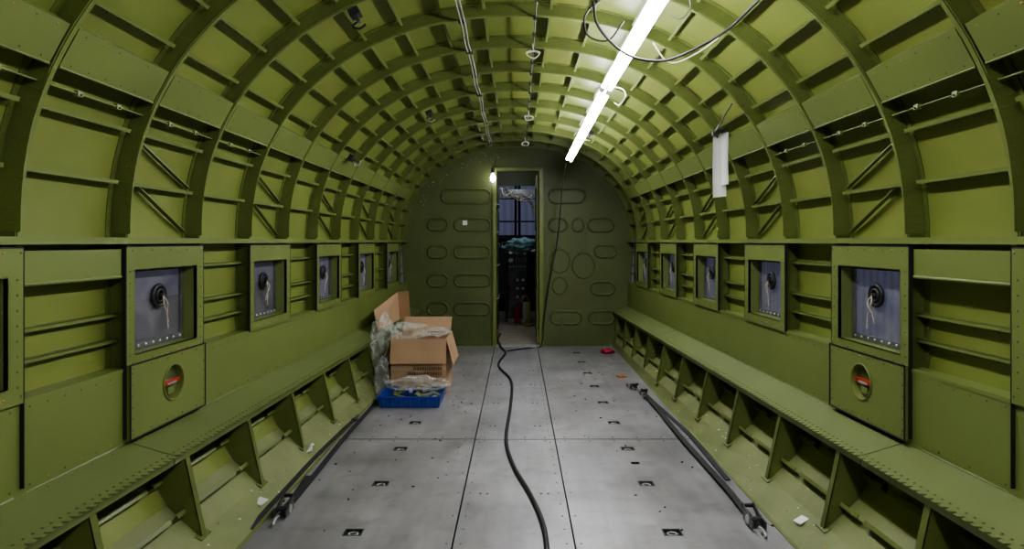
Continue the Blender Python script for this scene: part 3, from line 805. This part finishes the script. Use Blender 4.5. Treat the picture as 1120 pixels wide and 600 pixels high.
def strap(x0,y0,x1,y1,w=.042,lift=.03,tail=None,rat=True):
    root=empty('cargo_strap'); m=MB()
    n=14; pts=[]
    for k in range(n+1):
        f=k/n; pts.append((x0+(x1-x0)*f+.004*math.sin(f*9),y0+(y1-y0)*f,.008+lift*min(1,8*f,8*(1-f))))
    m.ribbon(pts,w,.003,BLACKW)
    if tail: m.ribbon(crom(tail,6),w,.003,BLACKW)
    m.build('webbing',root)
    m=MB()
    if rat:
        d=(x1-x0,y1-y0,0)
        ratchet(m,(x0,y0+.02,.004),d,.95); 
    m.sweep(crom([(x1,y1,.012),(x1+.01,y1+.05,.02),(x1,y1+.09,.010)],5),.006,STEEL,6)
    m.obox((x1,y1-.02,.012),(.022,0,0),(0,.016,0),(0,0,.004),STEEL)
    m.build('ratchet',root)
strap(-.925,2.56,-.945,4.42,.028,.008,tail=[(-.925,2.62,.02),(-.94,2.75,.006),(-.96,3.0,.006)])
strap(-1.0,2.44,-.985,3.95,.024,.012,rat=False)
strap(.90,2.46,.885,4.5,.028,.012)
root=empty('cargo_strap'); m=MB(); ratchet(m,(.885,4.62,.004),(0,-1,0),.85); ratchet(m,(.84,4.80,.004),(.3,-1,0),.8)
m.ribbon(crom([(.89,4.56,.02),(.915,4.3,.008),(.955,3.7,.006),(.95,2.95,.006)],6),.026,.003,BLACKW); m.build('webbing_and_buckle',root)
# ------------------------------------------------------------ carton
def flap(m,a,b,dirv,L,mat,mat2,t=.004):
    a=Vector(a);b=Vector(b);d=Vector(dirv).normalized(); n=(b-a).cross(d).normalized()
    m.hexa([a-n*t/2,b-n*t/2,b+d*L-n*t/2,a+d*L-n*t/2,a+n*t/2,b+n*t/2,b+d*L+n*t/2,a+d*L+n*t/2],mat)
root=empty('cardboard_box'); m=MB()
bx0,bx1,by0,by1,bh=-.895,-.505,4.62,5.04,.39
t=.005
m.box(bx0,bx1,by0,by1,.001,.006,CARD)
m.box(bx0,bx1,by0,by0+t,.006,bh,CARD); m.box(bx0,bx1,by1-t,by1,.006,bh,CARD)
m.box(bx0,bx0+t,by0+t,by1-t,.006,bh,CARD); m.box(bx1-t,bx1,by0+t,by1-t,.006,bh,CARD)
flap(m,(bx0,by0,bh),(bx1,by0,bh),(0,-.22,-1),.17,CARD,CARDI)
flap(m,(bx1,by0+.01,bh),(bx1,by1-.01,bh),(.28,0,-1),.19,CARD,CARDI)
flap(m,(bx0+.01,by1,bh),(bx1-.01,by1,bh),(0,.7,.6),.15,CARDI,CARD)
flap(m,(bx0,by0+.01,bh),(bx0,by1-.01,bh),(-.4,0,-1),.15,CARD,CARDI)
m.box(bx0,bx1,by0-.002,by0,.17,.20,TAPE)
m.box((bx0+bx1)/2-.03,(bx0+bx1)/2+.03,by0-.003,by0-.001,.006,.2,TAPE)
for (z,x0,x1,h) in ((.172,.16,.36,.022),(.136,.12,.36,.022)):
    x=bx0+x0
    r=random.Random(int(z*1000))
    while x<bx0+x1:
        w=r.uniform(.006,.014); m.box(x,x+w,by0-.0045,by0-.001,z,z+h,CINK); x+=w+.005
m.build('carton',root)
m=MB()
m.hexa([(-1.06,4.95,.40),(-1.055,4.95,.40),(-1.03,5.72,.40),(-1.035,5.72,.40),(-1.09,4.95,.56),(-1.085,4.95,.56),(-1.045,5.72,.64),(-1.05,5.72,.64)],CARD)
m.hexa([(-1.035,5.72,.40),(-1.035,5.725,.40),(-.93,5.70,.37),(-.93,5.695,.37),(-1.045,5.72,.64),(-1.045,5.725,.64),(-.95,5.70,.65),(-.95,5.695,.65)],CARD)
m.build('cardboard_sheet')
blob('plastic_bag',(-.975,4.75,.36),(.085,.17,.16),PLAST,1,.5,7,5)
blob('plastic_bag',(-.80,4.80,.415),(.13,.15,.06),PLAST,2,.5,8,5)
blob('plastic_bag',(-.60,4.9,.405),(.08,.11,.03),PLAST,5,.5,8,5)
blob('plastic_bag',(-.68,4.44,.115),(.18,.07,.045),PLAST,4,.5,8,5,flat=.08)
blob('plastic_bag',(-.95,4.60,.13),(.045,.10,.12),PLAST,6,.5,8,5,flat=.004)
root=empty('storage_tray'); m=MB()
tx0,tx1,ty0,ty1,h=-.905,-.50,4.24,4.54,.075
def tp(e,z): 
    return [(tx0-e,ty0-e,z),(tx1+e,ty0-e,z),(tx1+e,ty1+e,z),(tx0-e,ty1+e,z)]
m.grid([tp(-.01,.002),tp(0,h),tp(.008,h),tp(.008,h-.01)],BLUE,False,True)
m.grid([tp(-.014,.006),tp(-.004,h)],BLUE,False,True); m.poly(tp(-.014,.006),BLUE); m.poly(tp(-.01,.002),BLUE)
for k in range(7):
    x=tx0+.03+k*.058; m.box(x,x+.006,ty0-.006,ty0+.004,.012,h-.008,BLUE)
m.build('tray',root)
m=MB(); r=random.Random(3)
for k in range(16):
    x=r.uniform(tx0+.05,tx1-.05); y=r.uniform(ty0+.04,ty1-.05); a=r.uniform(0,3)
    m.obox((x,y,.05+r.uniform(0,.03)),(.04*math.cos(a),.04*math.sin(a),.005),(-.012*math.sin(a),.012*math.cos(a),0),(0,0,.005),r.choice([GREENP,LSTEEL,GREENB,GREYC]))
m.build('loose_parts',root)
# ------------------------------------------------------------ debris
blob('red_rag',(.875,6.35,.02),(.06,.07,.022),REDC,8,.4,9,3,flat=.003)
m=MB(); m.obox((.83,5.22,.006),(.03,.012,0),(-.01,.03,0),(0,0,.004),ORANGE); m.build('rust_orange_chip')
m=MB()
for (x,y,w,l,a) in ((-1.04,3.25,.02,.03,.3),(-1.03,2.62,.018,.025,1),(-1.05,3.30,.02,.015,.7),(1.05,2.42,.022,.018,.4)):
    m.obox((x,y,.035+ (abs(x)-1.02)*.5),(w*math.cos(a),w*math.sin(a),.006),(-l*math.sin(a),l*math.cos(a),0),(0,0,.002),PAPER)
m.build('paper_scraps')
m=MB(); r=random.Random(11)
for k in range(110):
    s=r.choice((-1,1)); x=s*r.uniform(.3,.97); y=r.uniform(2.4,6.6); a=r.uniform(0,3); q=r.uniform(.002,.006)
    m.obox((x,y,.003),(q*math.cos(a),q*math.sin(a),0),(-q*.6*math.sin(a),q*.6*math.cos(a),0),(0,0,.002),r.choice([BRASS,COCK,LSTEEL,STEEL,COCK]))
for k in range(120):
    s=r.choice((-1,1)); x=s*r.uniform(1.0,1.09); y=r.uniform(2.0,6.3); q=r.uniform(.003,.006)
    m.rivet((x,y,(abs(x)-.982)*.07/max(.03,(max(Xw(y)-.2,.987)-.982))),(0,0,1),q,r.choice([BRASS,LSTEEL,WHITE]))
m.build('floor_debris')
# ------------------------------------------------------------ world/camera
w=bpy.data.worlds.new('World'); bpy.context.scene.world=w; w.use_nodes=True
w.node_tree.nodes['Background'].inputs[0].default_value=(.60,.62,.78,1); w.node_tree.nodes['Background'].inputs[1].default_value=.62
cd=bpy.data.cameras.new('camera'); cam=bpy.data.objects.new('camera',cd); bpy.context.scene.collection.objects.link(cam)
cam.location=(0,0,CH); cam.rotation_euler=(PI/2,0,0); cd.sensor_width=36; cd.lens=715/1120*36; cd.shift_x=-6/1120; cd.shift_y=-36/1120; cd.clip_start=.02
bpy.context.scene.camera=cam
bpy.context.scene.view_settings.look='AgX - Medium High Contrast'
